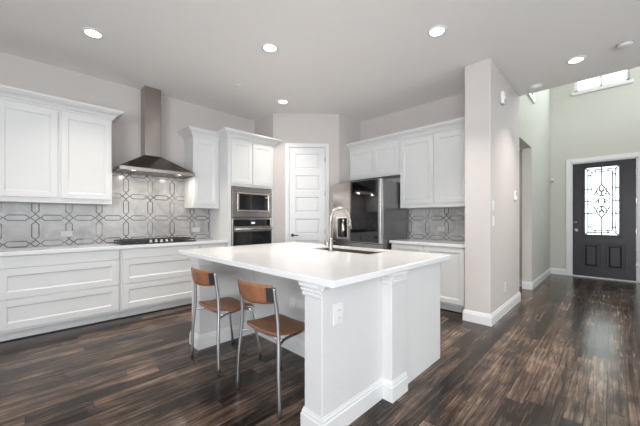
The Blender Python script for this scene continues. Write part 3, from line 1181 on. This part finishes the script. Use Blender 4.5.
XB = 3.972
fBk = face_frame((XB, 0, 0), F_BACK)
t = thing('base_cabinet', 'white double-door base cabinet to the right of the refrigerator', 'cabinet', (4.27, 1.85, 0))
b_ = BM()
box(b_, (XB, 1.287, 0.105), (4.578, 2.400, WT0 - 0.001), 0.001)
obj('cabinet_body', b_, 'cabinet', t)
b_ = BM()
box(b_, (XB + 0.07, 1.305, 0.012), (4.578, 2.400, 0.104))
box(b_, (XB + 0.11, 1.305, 0.0), (4.578, 2.400, 0.0119))
obj('toe_kick', b_, 'cabinet', t)
for y0, y1 in ((1.884, 2.385), (1.335, 1.868)):
    b_ = BM()
    shaker(b_, fBk, ly(y1), 0.13, ly(y0), 0.860)
    obj('cabinet_door', b_, 'cabinet', t)
b_ = BM()
box(b_, (XB - 0.038, 1.2865, WT0), (4.566, 2.415, WT1), 0.003, None, 2)
tag(obj('worktop', b_, 'quartz'), 'short white quartz worktop beside the refrigerator, against the hall wall', 'countertop')
b_ = BM()
box(b_, (4.568, 1.286, WT1 + 0.0005), (4.5795, 2.47, UZ0 - 0.014))
struct('trim_4', b_, 'tile_right')

# ---- refrigerator
RX, RY0, RY1, RZ = 3.722, 2.428, 3.385, 1.842
t = thing('refrigerator', 'dark stainless french-door refrigerator with a water dispenser', 'refrigerator', (4.1, 2.9, 0))
b_ = BM()
box(b_, (RX + 0.062, RY0, 0.03), (4.52, RY1, RZ - 0.015), 0.004)
box(b_, (RX + 0.10, RY0 + 0.02, 0.0), (4.48, RY1 - 0.02, 0.03))
obj('fridge_body', b_, 'fridge_side', t)
FR = face_frame((RX + 0.06, 0, 0), F_BACK)
ysplit = 3.00
# left door with dispenser: built around the niche
ny0, ny1, nz0, nz1 = 3.06, 3.29, 0.925, 1.262
b_ = BM()
dz0, dz1 = 0.87, RZ
for (y0, y1, z0, z1) in ((ny1, RY1 - 0.002, dz0, dz1), (ysplit + 0.003, ny0, dz0, dz1), (ny0, ny1, nz1, dz1), (ny0, ny1, dz0, nz0)):
    box(b_, (RX, y0, z0), (RX + 0.058, y1, z1), 0.0)
ld = obj('fridge_door', b_, 'fridge_steel', t)
b_ = BM()
box(b_, (RX + 0.045, ny0, nz0), (RX + 0.057, ny1, nz1))
obj('dispenser_niche', b_, 'black', ld)
b_ = BM()
for (y0, y1, z0, z1) in ((ny0 - 0.012, ny0 + 0.012, nz0 - 0.012, nz1 + 0.012), (ny1 - 0.012, ny1 + 0.012, nz0 - 0.012, nz1 + 0.012), (ny0 + 0.012, ny1 - 0.012, nz1 - 0.010, nz1 + 0.012), (ny0 + 0.012, ny1 - 0.012, nz0 - 0.012, nz0 + 0.014)):
    box(b_, (RX - 0.006, y0, z0), (RX - 0.0003, y1, z1), 0.002)
obj('dispenser_frame', b_, 'steel_light', ld)
b_ = BM()
cyl(b_, (RX + 0.022, 3.17, nz0 + 0.03), (RX + 0.022, 3.17, nz0 + 0.24), 0.030)  # bottle-like reflection in the niche, modelled as pale steel cylinders
cyl(b_, (RX + 0.022, 3.17, nz0 + 0.24), (RX + 0.022, 3.17, nz1 - 0.005), 0.018)
obj('dispenser_reflection', b_, 'steel_light', ld)
b_ = BM()
box(b_, (RX, RY0 + 0.002, dz0), (RX + 0.058, ysplit - 0.003, dz1), 0.003)
rd = obj('fridge_door', b_, 'steel_light', t)
b_ = BM()
box(b_, (RX - 0.006, RY0 + 0.040, dz0 + 0.01), (RX - 0.0003, ysplit - 0.006, dz1 - 0.004), 0.002)
g_ = obj('glass_front', b_, 'fridge_dark', rd)
g_['label'] = 'dark mirror-like door front'
for z0, z1 in ((0.46, 0.862), (0.045, 0.452)):
    b_ = BM()
    box(b_, (RX, RY0 + 0.002, z0), (RX + 0.058, RY1 - 0.002, z1), 0.004)
    obj('freezer_drawer', b_, 'fridge_steel', t)

# ================================================================ ISLAND
IX0, IX1, IY0, IY1 = 1.140, 2.735, 1.036, 3.240
WY = 1.14        # right wing outer face
it = thing('kitchen_island', 'white kitchen island base with textured wing walls, column and moulded baseboard', 'kitchen island', (1.9, 2.0, 0))
b_ = BM()
# right wing wall
box(b_, (1.165, WY, 0), (1.78, 1.287, WT0 - 0.001), 0.004)
obj('wing_wall', b_, 'island_wall', it)
b_ = BM()
box(b_, (1.175, 2.785, 0), (1.78, 2.965, WT0 - 0.001), 0.004)
obj('wing_wall', b_, 'island_wall', it)
b_ = BM()
box(b_, (1.781, 1.2, 0), (1.95, 2.965, WT0 - 0.001), 0.002)
obj('knee_wall', b_, 'island_wall', it)
b_ = BM()
box(b_, (1.762, 1.062, 0), (1.955, 1.199, WT0 - 0.001), 0.004)
obj('column', b_, 'island_wall', it)
b_ = BM()
box(b_, (1.956, 1.088, 0), (2.618, 1.106, WT0 - 0.001), 0.001)
obj('end_panel', b_, 'cabinet', it)
b_ = BM()
SX0, SX1, SY0, SY1 = 2.235, 2.56, 1.585, 2.38       # sink opening
box(b_, (1.951, 1.107, 0.1), (2.598, SY0 - 0.03, WT0 - 0.001))
box(b_, (1.951, SY1 + 0.03, 0.1), (2.598, 2.965, WT0 - 0.001))
box(b_, (1.951, SY0 - 0.03, 0.1), (2.598, SY1 + 0.03, 0.62))
box(b_, (2.592, SY0 - 0.03, 0.62), (2.598, SY1 + 0.03, WT0 - 0.001))
box(b_, (1.951, 1.107, 0), (2.54, 2.965, 0.1))
obj('cabinet_body', b_, 'cabinet', it)
fI = face_frame((2.598, 0, 0), PI / 2)  # faces +x
for k in range(4):
    b_ = BM()
    y0 = 1.125 + k * 0.46
    shaker(b_, fI, y0, 0.13, y0 + 0.45, 0.855)
    obj('cabinet_door', b_, 'cabinet', it)
# moulded baseboard round the wing and column
b_ = BM()
sweep(b_, [(1.78, 1.287), (1.165, 1.287), (1.165, WY), (1.762, WY), (1.762, 1.062), (1.955, 1.062)], BASE, 0, side=1)
obj('baseboard', b_, 'trim', it)
b_ = BM()
sweep(b_, [(1.95, 2.965), (1.175, 2.965), (1.175, 2.785), (1.781, 2.785), (1.781, 1.287)], BASE, 0, side=1)
obj('baseboard', b_, 'trim', it)
# capital mouldings
zc = WT0 - 0.0792
b_ = BM()
sweep(b_, [(1.30, 1.287), (1.165, 1.287), (1.165, WY)], CAPM, zc, side=1)
obj('capital', b_, 'trim', it)
b_ = BM()
sweep(b_, [(1.30, 2.965), (1.175, 2.965), (1.175, 2.785), (1.30, 2.785)], CAPM, zc, side=1)
obj('capital', b_, 'trim', it)
b_ = BM()
sweep(b_, [(1.762, WY - 0.002), (1.762, 1.062), (1.955, 1.062)], [(o, z) for o, z in CAPM], zc, side=1)
obj('capital', b_, 'trim', it)
b_ = BM()
sweep(b_, [(1.166, WY), (1.761, WY)], MOULD, WT0 - 0.0355, side=1)
obj('top_moulding', b_, 'trim', it)

# island worktop with sink cutout
b_ = BM()


def rounded(x0, y0, x1, y1, r, n=5):
    pts = []
    for cx, cy, a in ((x1 - r, y1 - r, 0), (x0 + r, y1 - r, PI / 2), (x0 + r, y0 + r, PI), (x1 - r, y0 + r, 3 * PI / 2)):
        for k in range(n + 1):
            pts.append((cx + r * math.cos(a + PI / 2 * k / n), cy + r * math.sin(a + PI / 2 * k / n)))
    return pts


outer = rounded(IX0, IY0, IX1, IY1, 0.014)
inner = rounded(SX0, SY0, SX1, SY1, 0.02)


def ring_slab(bm, outer, inner, z0, z1, ch):
    n = len(outer)
    cxo = (sum(p[0] for p in outer) / n, sum(p[1] for p in outer) / n)

    def shrink(P, d):
        mnx, mxx = min(p[0] for p in P), max(p[0] for p in P)
        mny, mxy = min(p[1] for p in P), max(p[1] for p in P)
        cx, cy = (mnx + mxx) / 2, (mny + mxy) / 2
        sx = 1 - 2 * d / (mxx - mnx)
        sy = 1 - 2 * d / (mxy - mny)
        return [(cx + (p[0] - cx) * sx, cy + (p[1] - cy) * sy) for p in P]
    loops = [(shrink(outer, ch), z1), (outer, z1 - ch), (outer, z0 + ch), (shrink(outer, ch), z0), (shrink(inner, -0.03), z0), (shrink(inner, -0.03), z1 - 0.013), (inner, z1 - 0.013), (inner, z1)]
    rings = [[bm.verts.new((p[0], p[1], z)) for p in P] for P, z in loops]
    for a, c in zip(rings, rings[1:] + rings[:1]):
        for j in range(n):
            bm.faces.new((a[j], a[(j + 1) % n], c[(j + 1) % n], c[j]))
    bmesh.ops.recalc_face_normals(bm, faces=bm.faces)


ring_slab(b_, outer, inner, WT0, WT1, 0.003)
tag(obj('worktop', b_, 'quartz'), 'large white quartz slab topping the kitchen island', 'countertop')

# sink
b_ = BM()
zb = 0.66
t_ = 0.004
def basin(bm, x0, y0, x1, y1, zt, zb, r, th):
    n = 6
    A = rounded(x0, y0, x1, y1, r, n)
    Bt = rounded(x0 + .012, y0 + .012, x1 - .012, y1 - .012, r, n)
    O = rounded(x0 - .018, y0 - .018, x1 + .018, y1 + .018, r, n)
    Od = rounded(x0 - th, y0 - th, x1 + th, y1 + th, r, n)
    loops = [(Od, zb - th), (Od, zt - th), (O, zt - th), (O, zt), (A, zt), (Bt, zb)]
    rings = [[bm.verts.new((p[0], p[1], z)) for p in P] for P, z in loops]
    for a, c in zip(rings, rings[1:]):
        for j in range(len(a)):
            bm.faces.new((a[j], a[(j + 1) % len(a)], c[(j + 1) % len(a)], c[j]))
    bm.faces.new(rings[0])
    bm.faces.new(rings[-1])
    bmesh.ops.recalc_face_normals(bm, faces=bm.faces)
st_ = thing('kitchen_sink', 'stainless undermount sink sunk in the island worktop', 'sink', ((SX0 + SX1) / 2, (SY0 + SY1) / 2, zb - 0.004))
basin(b_, SX0 + 0.004, SY0 + 0.004, SX1 - 0.004, SY1 - 0.004, WT1 - 0.0135, zb, 0.03, t_)
obj('basin', b_, 'sink_steel', st_)
b_ = BM()
lathe(b_, [(0.045, 0), (0.045, 0.003), (0.03, 0.004), (0.025, 0.001), (0, 0.001)], ((SX0 + SX1) / 2, (SY0 + SY1) / 2, zb + 0.0005), 'Z', 24)
obj('drain', b_, 'dark_metal', st_)

# faucet
FX, FY = 2.178, 2.012
t = thing('kitchen_faucet', 'tall brushed nickel gooseneck faucet on the island worktop beside the sink', 'faucet', (FX, FY, WT1))
b_ = BM()
lathe(b_, [(0.030, 0), (0.030, 0.006), (0.024, 0.012), (0.021, 0.02), (0.021, 0.12), (0.017, 0.13), (0, 0.131)], (FX, FY, WT1 + 0.0003), 'Z', 24)
obj('faucet_body', b_, 'nickel', t)
b_ = BM()
R_ = 0.105
dx_, dy_ = math.cos(math.radians(-22)), math.sin(math.radians(-22))
pts = [(FX, FY, WT1 + 0.12), (FX, FY, WT1 + 0.33)]
for k in range(1, 13):
    a = PI - PI * k / 12 * 1.0
    pts.append((FX + dx_ * (R_ + R_ * math.cos(a)), FY + dy_ * (R_ + R_ * math.cos(a)), WT1 + 0.33 + R_ * math.sin(a)))
pts.append((pts[-1][0] + 0.004, pts[-1][1], WT1 + 0.315))
tube(b_, pts, 0.0155, 14)
obj('spout', b_, 'nickel', t)
b_ = BM()
e = pts[-1]
cyl(b_, (e[0], e[1], WT1 + 0.318), (e[0] + 0.012, e[1], WT1 + 0.225), 0.018, 0.022)
obj('spray_head', b_, 'nickel', t)
b_ = BM()
sdx, sdy = -math.sin(math.radians(-45)), 0
cyl(b_, (FX, FY + 0.018, WT1 + 0.075), (FX - 0.01, FY + 0.066, WT1 + 0.075), 0.021)
tube(b_, [(FX - 0.01, FY + 0.056, WT1 + 0.08), (FX - 0.02, FY + 0.07, WT1 + 0.11), (FX - 0.035, FY + 0.08, WT1 + 0.14)], [0.007, 0.006, 0.005])
obj('faucet_handle', b_, 'nickel', t)

# ================================================================ CHAIRS


def make_chair(label):
    t = thing('cafe_chair', label, 'chair', (0, 0, 0), 0, 'cafe chairs at the island')
    # seat: moulded sheet, waterfall at rear and front
    b_ = BM()
    nx, ny = 14, 12
    top = []
    for i in range(nx + 1):
        u = i / nx
        x = 0.016 + 0.368 * u
        hw = 0.180 + 0.018 * math.sin(PI * min(1, u * 1.1))
        row = []
        for j in range(ny + 1):
            v_ = -1 + 2 * j / ny
            edge = abs(v_)
            rr = max(0, (edge - 0.8) / 0.2)
            xx = x + (0.02 * rr * rr if u < 0.5 else -0.02 * rr * rr) * (abs(u - 0.5) * 2) ** 3
            z = 0.479 + 0.010 * v_ * v_ - 0.012 * math.sin(PI * u) + 0.012 * (1 - u) ** 3
            if u > 0.8:
                z -= 0.028 * ((u - 0.8) / 0.2) ** 2
            row.append((xx, v_ * hw, z))
        top.append(row)
    th = 0.014
    vt = [[b_.verts.new(p) for p in r] for r in top]
    vb = [[b_.verts.new((p[0], p[1], p[2] - th)) for p in r] for r in top]
    for i in range(nx):
        for j in range(ny):
            b_.faces.new((vt[i][j], vt[i + 1][j], vt[i + 1][j + 1], vt[i][j + 1]))
            b_.faces.new((vb[i][j], vb[i][j + 1], vb[i + 1][j + 1], vb[i + 1][j]))
    for i in range(nx):
        b_.faces.new((vt[i][0], vb[i][0], vb[i + 1][0], vt[i + 1][0]))
        b_.faces.new((vt[i][ny], vt[i + 1][ny], vb[i + 1][ny], vb[i][ny]))
    for j in range(ny):
        b_.faces.new((vt[0][j], vt[0][j + 1], vb[0][j + 1], vb[0][j]))
        b_.faces.new((vt[nx][j], vb[nx][j], vb[nx][j + 1], vt[nx][j + 1]))
    bmesh.ops.recalc_face_normals(b_, faces=b_.faces)
    obj('seat', b_, 'leather', t, smooth=True)
    # backrest: curved band between the rear posts
    b_ = BM()
    n = 16
    F_, B_ = [], []
    for i in range(n + 1):
        v_ = -1 + 2 * i / n
        y = v_ * 0.186
        x = -0.060 + 0.052 * v_ * v_
        zt = 0.826 - 0.006 * v_ * v_
        zb_ = 0.690 + 0.012 * (v_ * v_)
        colf, colb = [], []
        for k in range(7):
            s = k / 6
            z = zb_ + (zt - zb_) * s
            xo = -0.022 * s
            rnd = 0.0 if 0 < k < 6 else 0.003
            colf.append(b_.verts.new((x + xo + 0.007 - rnd, y, z)))
            colb.append(b_.verts.new((x + xo - 0.007 + rnd, y, z)))
        F_.append(colf)
        B_.append(colb)
    for i in range(n):
        for k in range(6):
            b_.faces.new((F_[i][k], F_[i + 1][k], F_[i + 1][k + 1], F_[i][k + 1]))
            b_.faces.new((B_[i][k], B_[i][k + 1], B_[i + 1][k + 1], B_[i + 1][k]))
        b_.faces.new((F_[i][0], B_[i][0], B_[i + 1][0], F_[i + 1][0]))
        b_.faces.new((F_[i][6], F_[i + 1][6], B_[i + 1][6], B_[i][6]))
    for i in (0, n):
        for k in range(6):
            b_.faces.new((F_[i][k], F_[i][k + 1], B_[i][k + 1], B_[i][k]))
    bmesh.ops.recalc_face_normals(b_, faces=b_.faces)
    obj('backrest', b_, 'leather', t, smooth=True)
    for s in (-1, 1):
        b_ = BM()
        pts = smooth_pts([(-0.005, s * 0.235, 0.004), (-0.004, s * 0.222, 0.25), (0.010, s * 0.205, 0.47), (0.008, s * 0.195, 0.62), (-0.010, s * 0.189, 0.76), (-0.014, s * 0.189, 0.80)], 5)
        tube(b_, pts, 0.0125, 12)
        lg = obj('leg', b_, 'chrome', t)
        b_ = BM()
        cyl(b_, (-0.005, s * 0.235, 0), (-0.005, s * 0.235, 0.012), 0.0135, n=14)
        obj('leg_tip', b_, 'rubber', lg)
        b_ = BM()
        # plate that clamps the backrest end
        box(b_, (-0.0035, -0.026, -0.050), (0.0035, 0.026, 0.048), 0.003)
        b_.transform(Matrix.Translation((-0.0340, s * 0.170, 0.760)) @ Matrix.Rotation(-s * 0.42, 4, 'Z') @ Matrix.Rotation(-0.155, 4, 'Y'))
        obj('back_bracket', b_, 'bracket', lg)
        b_ = BM()
        pts = smooth_pts([(0.405, s * 0.225, 0.004), (0.372, s * 0.212, 0.22), (0.338, s * 0.19, 0.41), (0.318, s * 0.17, 0.440), (0.27, s * 0.155, 0.444)], 5)
        tube(b_, pts, 0.0115, 12)
        lg = obj('leg', b_, 'chrome', t)
        b_ = BM()
        cyl(b_, (0.405, s * 0.225, 0), (0.405, s * 0.225, 0.012), 0.0125, n=14)
        obj('leg_tip', b_, 'rubber', lg)
    b_ = BM()
    for s in (-1, 1):
        tube(b_, smooth_pts([(0.010, s * 0.205, 0.43), (0.05, s * 0.185, 0.432), (0.12, s * 0.155, 0.436), (0.28, s * 0.155, 0.441)], 5), 0.009, 10)
    tube(b_, [(0.08, -0.165, 0.434), (0.08, 0.165, 0.434)], 0.008, 10)
    tube(b_, [(0.26, -0.155, 0.440), (0.26, 0.155, 0.440)], 0.008, 10)
    obj('seat_frame', b_, 'chrome', t)
    return t


ch = make_chair('tan-seated metal chair nearer the camera, in front of the island corner')
ch.location = (1.118, 1.706, 0)
ch.rotation_euler = (0, 0, math.radians(3))
dup(ch, (1.088, 2.458, 0), math.radians(3), 'tan-seated metal chair farther from the camera, beside the left end of the island')

# ================================================================ OUTLETS, SWITCHES, SENSORS


def outlet(name, fr, cx, cz, label, cat, kind='outlet', horiz=False, w=0.072, h=0.116, group=None):
    o = fr @ Vector((cx, 0, cz - h / 2))
    t = thing(name, label, cat, o, 0, group)
    if horiz:
        w, h = h, w
    b_ = BM()
    box(b_, (cx - w / 2, -0.006, cz - h / 2), (cx + w / 2, -0.0006, cz + h / 2), 0.002, fr)
    obj('cover_plate', b_, 'tile_plate' if horiz else 'plastic', t)
    for s in (-1, 1):
        if kind == 'outlet':
            b_ = BM()
            if horiz:
                box(b_, (cx + s * 0.022 - 0.014, -0.009, cz - 0.017), (cx + s * 0.022 + 0.014, -0.0062, cz + 0.017), 0.003, fr)
            else:
                box(b_, (cx - 0.017, -0.009, cz + s * 0.022 - 0.014), (cx + 0.017, -0.0062, cz + s * 0.022 + 0.014), 0.003, fr)
            rc = obj('socket', b_, 'tile_plate' if horiz else 'plastic', t)
            b_ = BM()
            for q in (-1, 1):
                if horiz:
                    box(b_, (cx + s * 0.022 - 0.005, -0.0096, cz + q * 0.006 - 0.001), (cx + s * 0.022 + 0.005, -0.0091, cz + q * 0.006 + 0.001), 0, fr)
                else:
                    box(b_, (cx + q * 0.006 - 0.001, -0.0096, cz + s * 0.022 - 0.005), (cx + q * 0.006 + 0.001, -0.0091, cz + s * 0.022 + 0.005), 0, fr)
            obj('slots', b_, 'slot', rc)
    if kind == 'switch':
        b_ = BM()
        box(b_, (cx - 0.016, -0.010, cz - 0.032), (cx + 0.016, -0.0062, cz + 0.032), 0.003, fr)
        obj('rocker', b_, 'plastic', t)
    return t


fWing = face_frame((0, WY, 0), 0)
outlet('wall_outlet', fWing, 1.297, 0.685, 'white outlet on the right side wall of the island, below the slab', 'outlet', w=0.085, h=0.125)
fKnee = face_frame((1.781, 0, 0), F_BACK)
outlet('wall_outlet', fKnee, -2.13, 0.445, 'white outlet in the knee space under the island, behind the nearer chair', 'outlet')
fTile = face_frame((0, 4.828, 0), 0)
outlet('wall_outlet', fTile, 0.375, 1.055, 'horizontal outlet on the mosaic backsplash left of the cooktop', 'outlet', horiz=True)
outlet('wall_outlet', fTile, 1.985, 1.065, 'outlet on the mosaic backsplash right of the cooktop', 'outlet', horiz=True)
fTr = face_frame((4.568, 0, 0), F_BACK)
outlet('wall_outlet', fTr, -1.885, 1.085, 'outlet on the mosaic backsplash beside the refrigerator', 'outlet', horiz=True)
fHall = face_frame((0, 1.0, 0), 0)
outlet('wall_outlet', fHall, 4.46, 0.345, 'outlet low on the hall wall end, above the baseboard', 'outlet')
outlet('light_switch', fHall, 3.915, 1.40, 'upper of two stacked white switches at the hall wall corner', 'light switch', kind='switch')
outlet('light_switch', fHall, 3.915, 1.215, 'lower of two stacked white switches at the hall wall corner', 'light switch', kind='switch')
outlet('light_switch', fHall, 7.33, 1.31, 'switch on the pale foyer wall past the passage opening', 'light switch', kind='switch')
outlet('wall_outlet', fHall, 7.33, 0.37, 'outlet low on the pale foyer wall past the passage opening', 'outlet')
t = thing('thermostat', 'small white thermostat on the hall wall near the passage edge', 'thermostat', (4.99, 1.0, 1.51))
b_ = BM()
box(b_, (4.945, 0.974, 1.51), (5.04, 0.9994, 1.645), 0.006)
obj('case', b_, 'plastic', t)
b_ = BM()
box(b_, (4.96, 0.9725, 1.575), (5.02, 0.9738, 1.63), 0)
obj('screen', b_, 'grey_plastic', t)
t = thing('alarm_siren', 'white rectangular alarm siren high on the hall wall', 'alarm', (4.27, 1.0, 2.68))
b_ = BM()
box(b_, (4.215, 0.955, 2.69), (4.325, 0.9994, 2.85), 0.018, None, 3)
obj('case', b_, 'plastic', t)
b_ = BM()
for k in range(4):
    box(b_, (4.235, 0.952, 2.71 + k * 0.012), (4.305, 0.9545, 2.715 + k * 0.012))
obj('grille', b_, 'grey_plastic', t)
t = thing('motion_sensor', 'small motion sensor in the corner beside the front door', 'sensor', (8.44, 0.955, 2.06))
b_ = BM()
box(b_, (8.40, 0.925, 2.06), (8.4494, 0.985, 2.16), 0.01, None, 2)
obj('case', b_, 'plastic', t)
b_ = BM()
box(b_, (8.395, 0.935, 2.075), (8.3995, 0.975, 2.105), 0.001)
obj('lens', b_, 'slot', t)

# ================================================================ CEILING FIXTURES


def can(x, y, label, on=True, power=13):
    t = thing('recessed_light', label, 'ceiling light', (x, y, CEIL - 0.012), 0, 'recessed ceiling lights')
    b_ = BM()
    lathe(b_, [(0.066, 0.0), (0.070, 0.011), (0.088, 0.006), (0.092, 0.0)], (x, y, CEIL - 0.0004), '-Z', 36)
    obj('trim_ring', b_, 'trim', t)
    b_ = BM()
    lathe(b_, [(0.064, 0.0), (0.064, 0.007), (0.0, 0.0072)], (x, y, CEIL - 0.0006), '-Z', 32)
    obj('lens', b_, 'lamp' if on else 'plastic', t)
    if on:
        area('recessed_lamp', (x, y, CEIL - 0.016), (0, 0, 0), 0.12, 0.12, power, (1.0, 0.915, 0.82), 'DISK', math.radians(95))
    return t


can(0.489, 3.702, 'lit recessed ceiling light above the left wall cabinet', power=7)
can(1.891, 2.646, 'lit recessed ceiling light above the island, middle of the ceiling')
can(2.905, 3.715, 'lit recessed ceiling light near the pantry door', power=6)
can(2.895, 1.235, 'lit recessed ceiling light left of the hall wall end')
can(4.567, 0.300, 'lit recessed ceiling light over the hall toward the entry')
for x, y, l, r_ in ((5.073, 0.758, 'white smoke detector at the ceiling edge over the passage', 0.075), (4.50, -0.098, 'round grey detector at the right edge of the ceiling', 0.068)):
    t = thing('smoke_detector', l, 'smoke detector', (x, y, CEIL - 0.035))
    b_ = BM()
    lathe(b_, [(r_, 0.0), (r_, 0.008), (r_ * 0.9, 0.014)], (x, y, CEIL - 0.0004), '-Z', 32)
    obj('base_ring', b_, 'grey_plastic' if r_ < 0.07 else 'plastic', t)
    b_ = BM()
    lathe(b_, [(r_ * 0.88, 0.0), (r_ * 0.85, 0.010), (r_ * 0.55, 0.020), (0, 0.021)], (x, y, CEIL - 0.0146), '-Z', 32)
    obj('cover', b_, 'plastic', t)
b_ = BM()
lathe(b_, [(0.042, 0.0), (0.042, 0.004), (0.038, 0.007), (0, 0.007)], (2.113, 3.717, CEIL - 0.0004), '-Z', 32)
tag(obj('sprinkler_cover', b_, 'ceiling'), 'small round sprinkler cover plate on the ceiling above the hood cabinets', 'sprinkler')
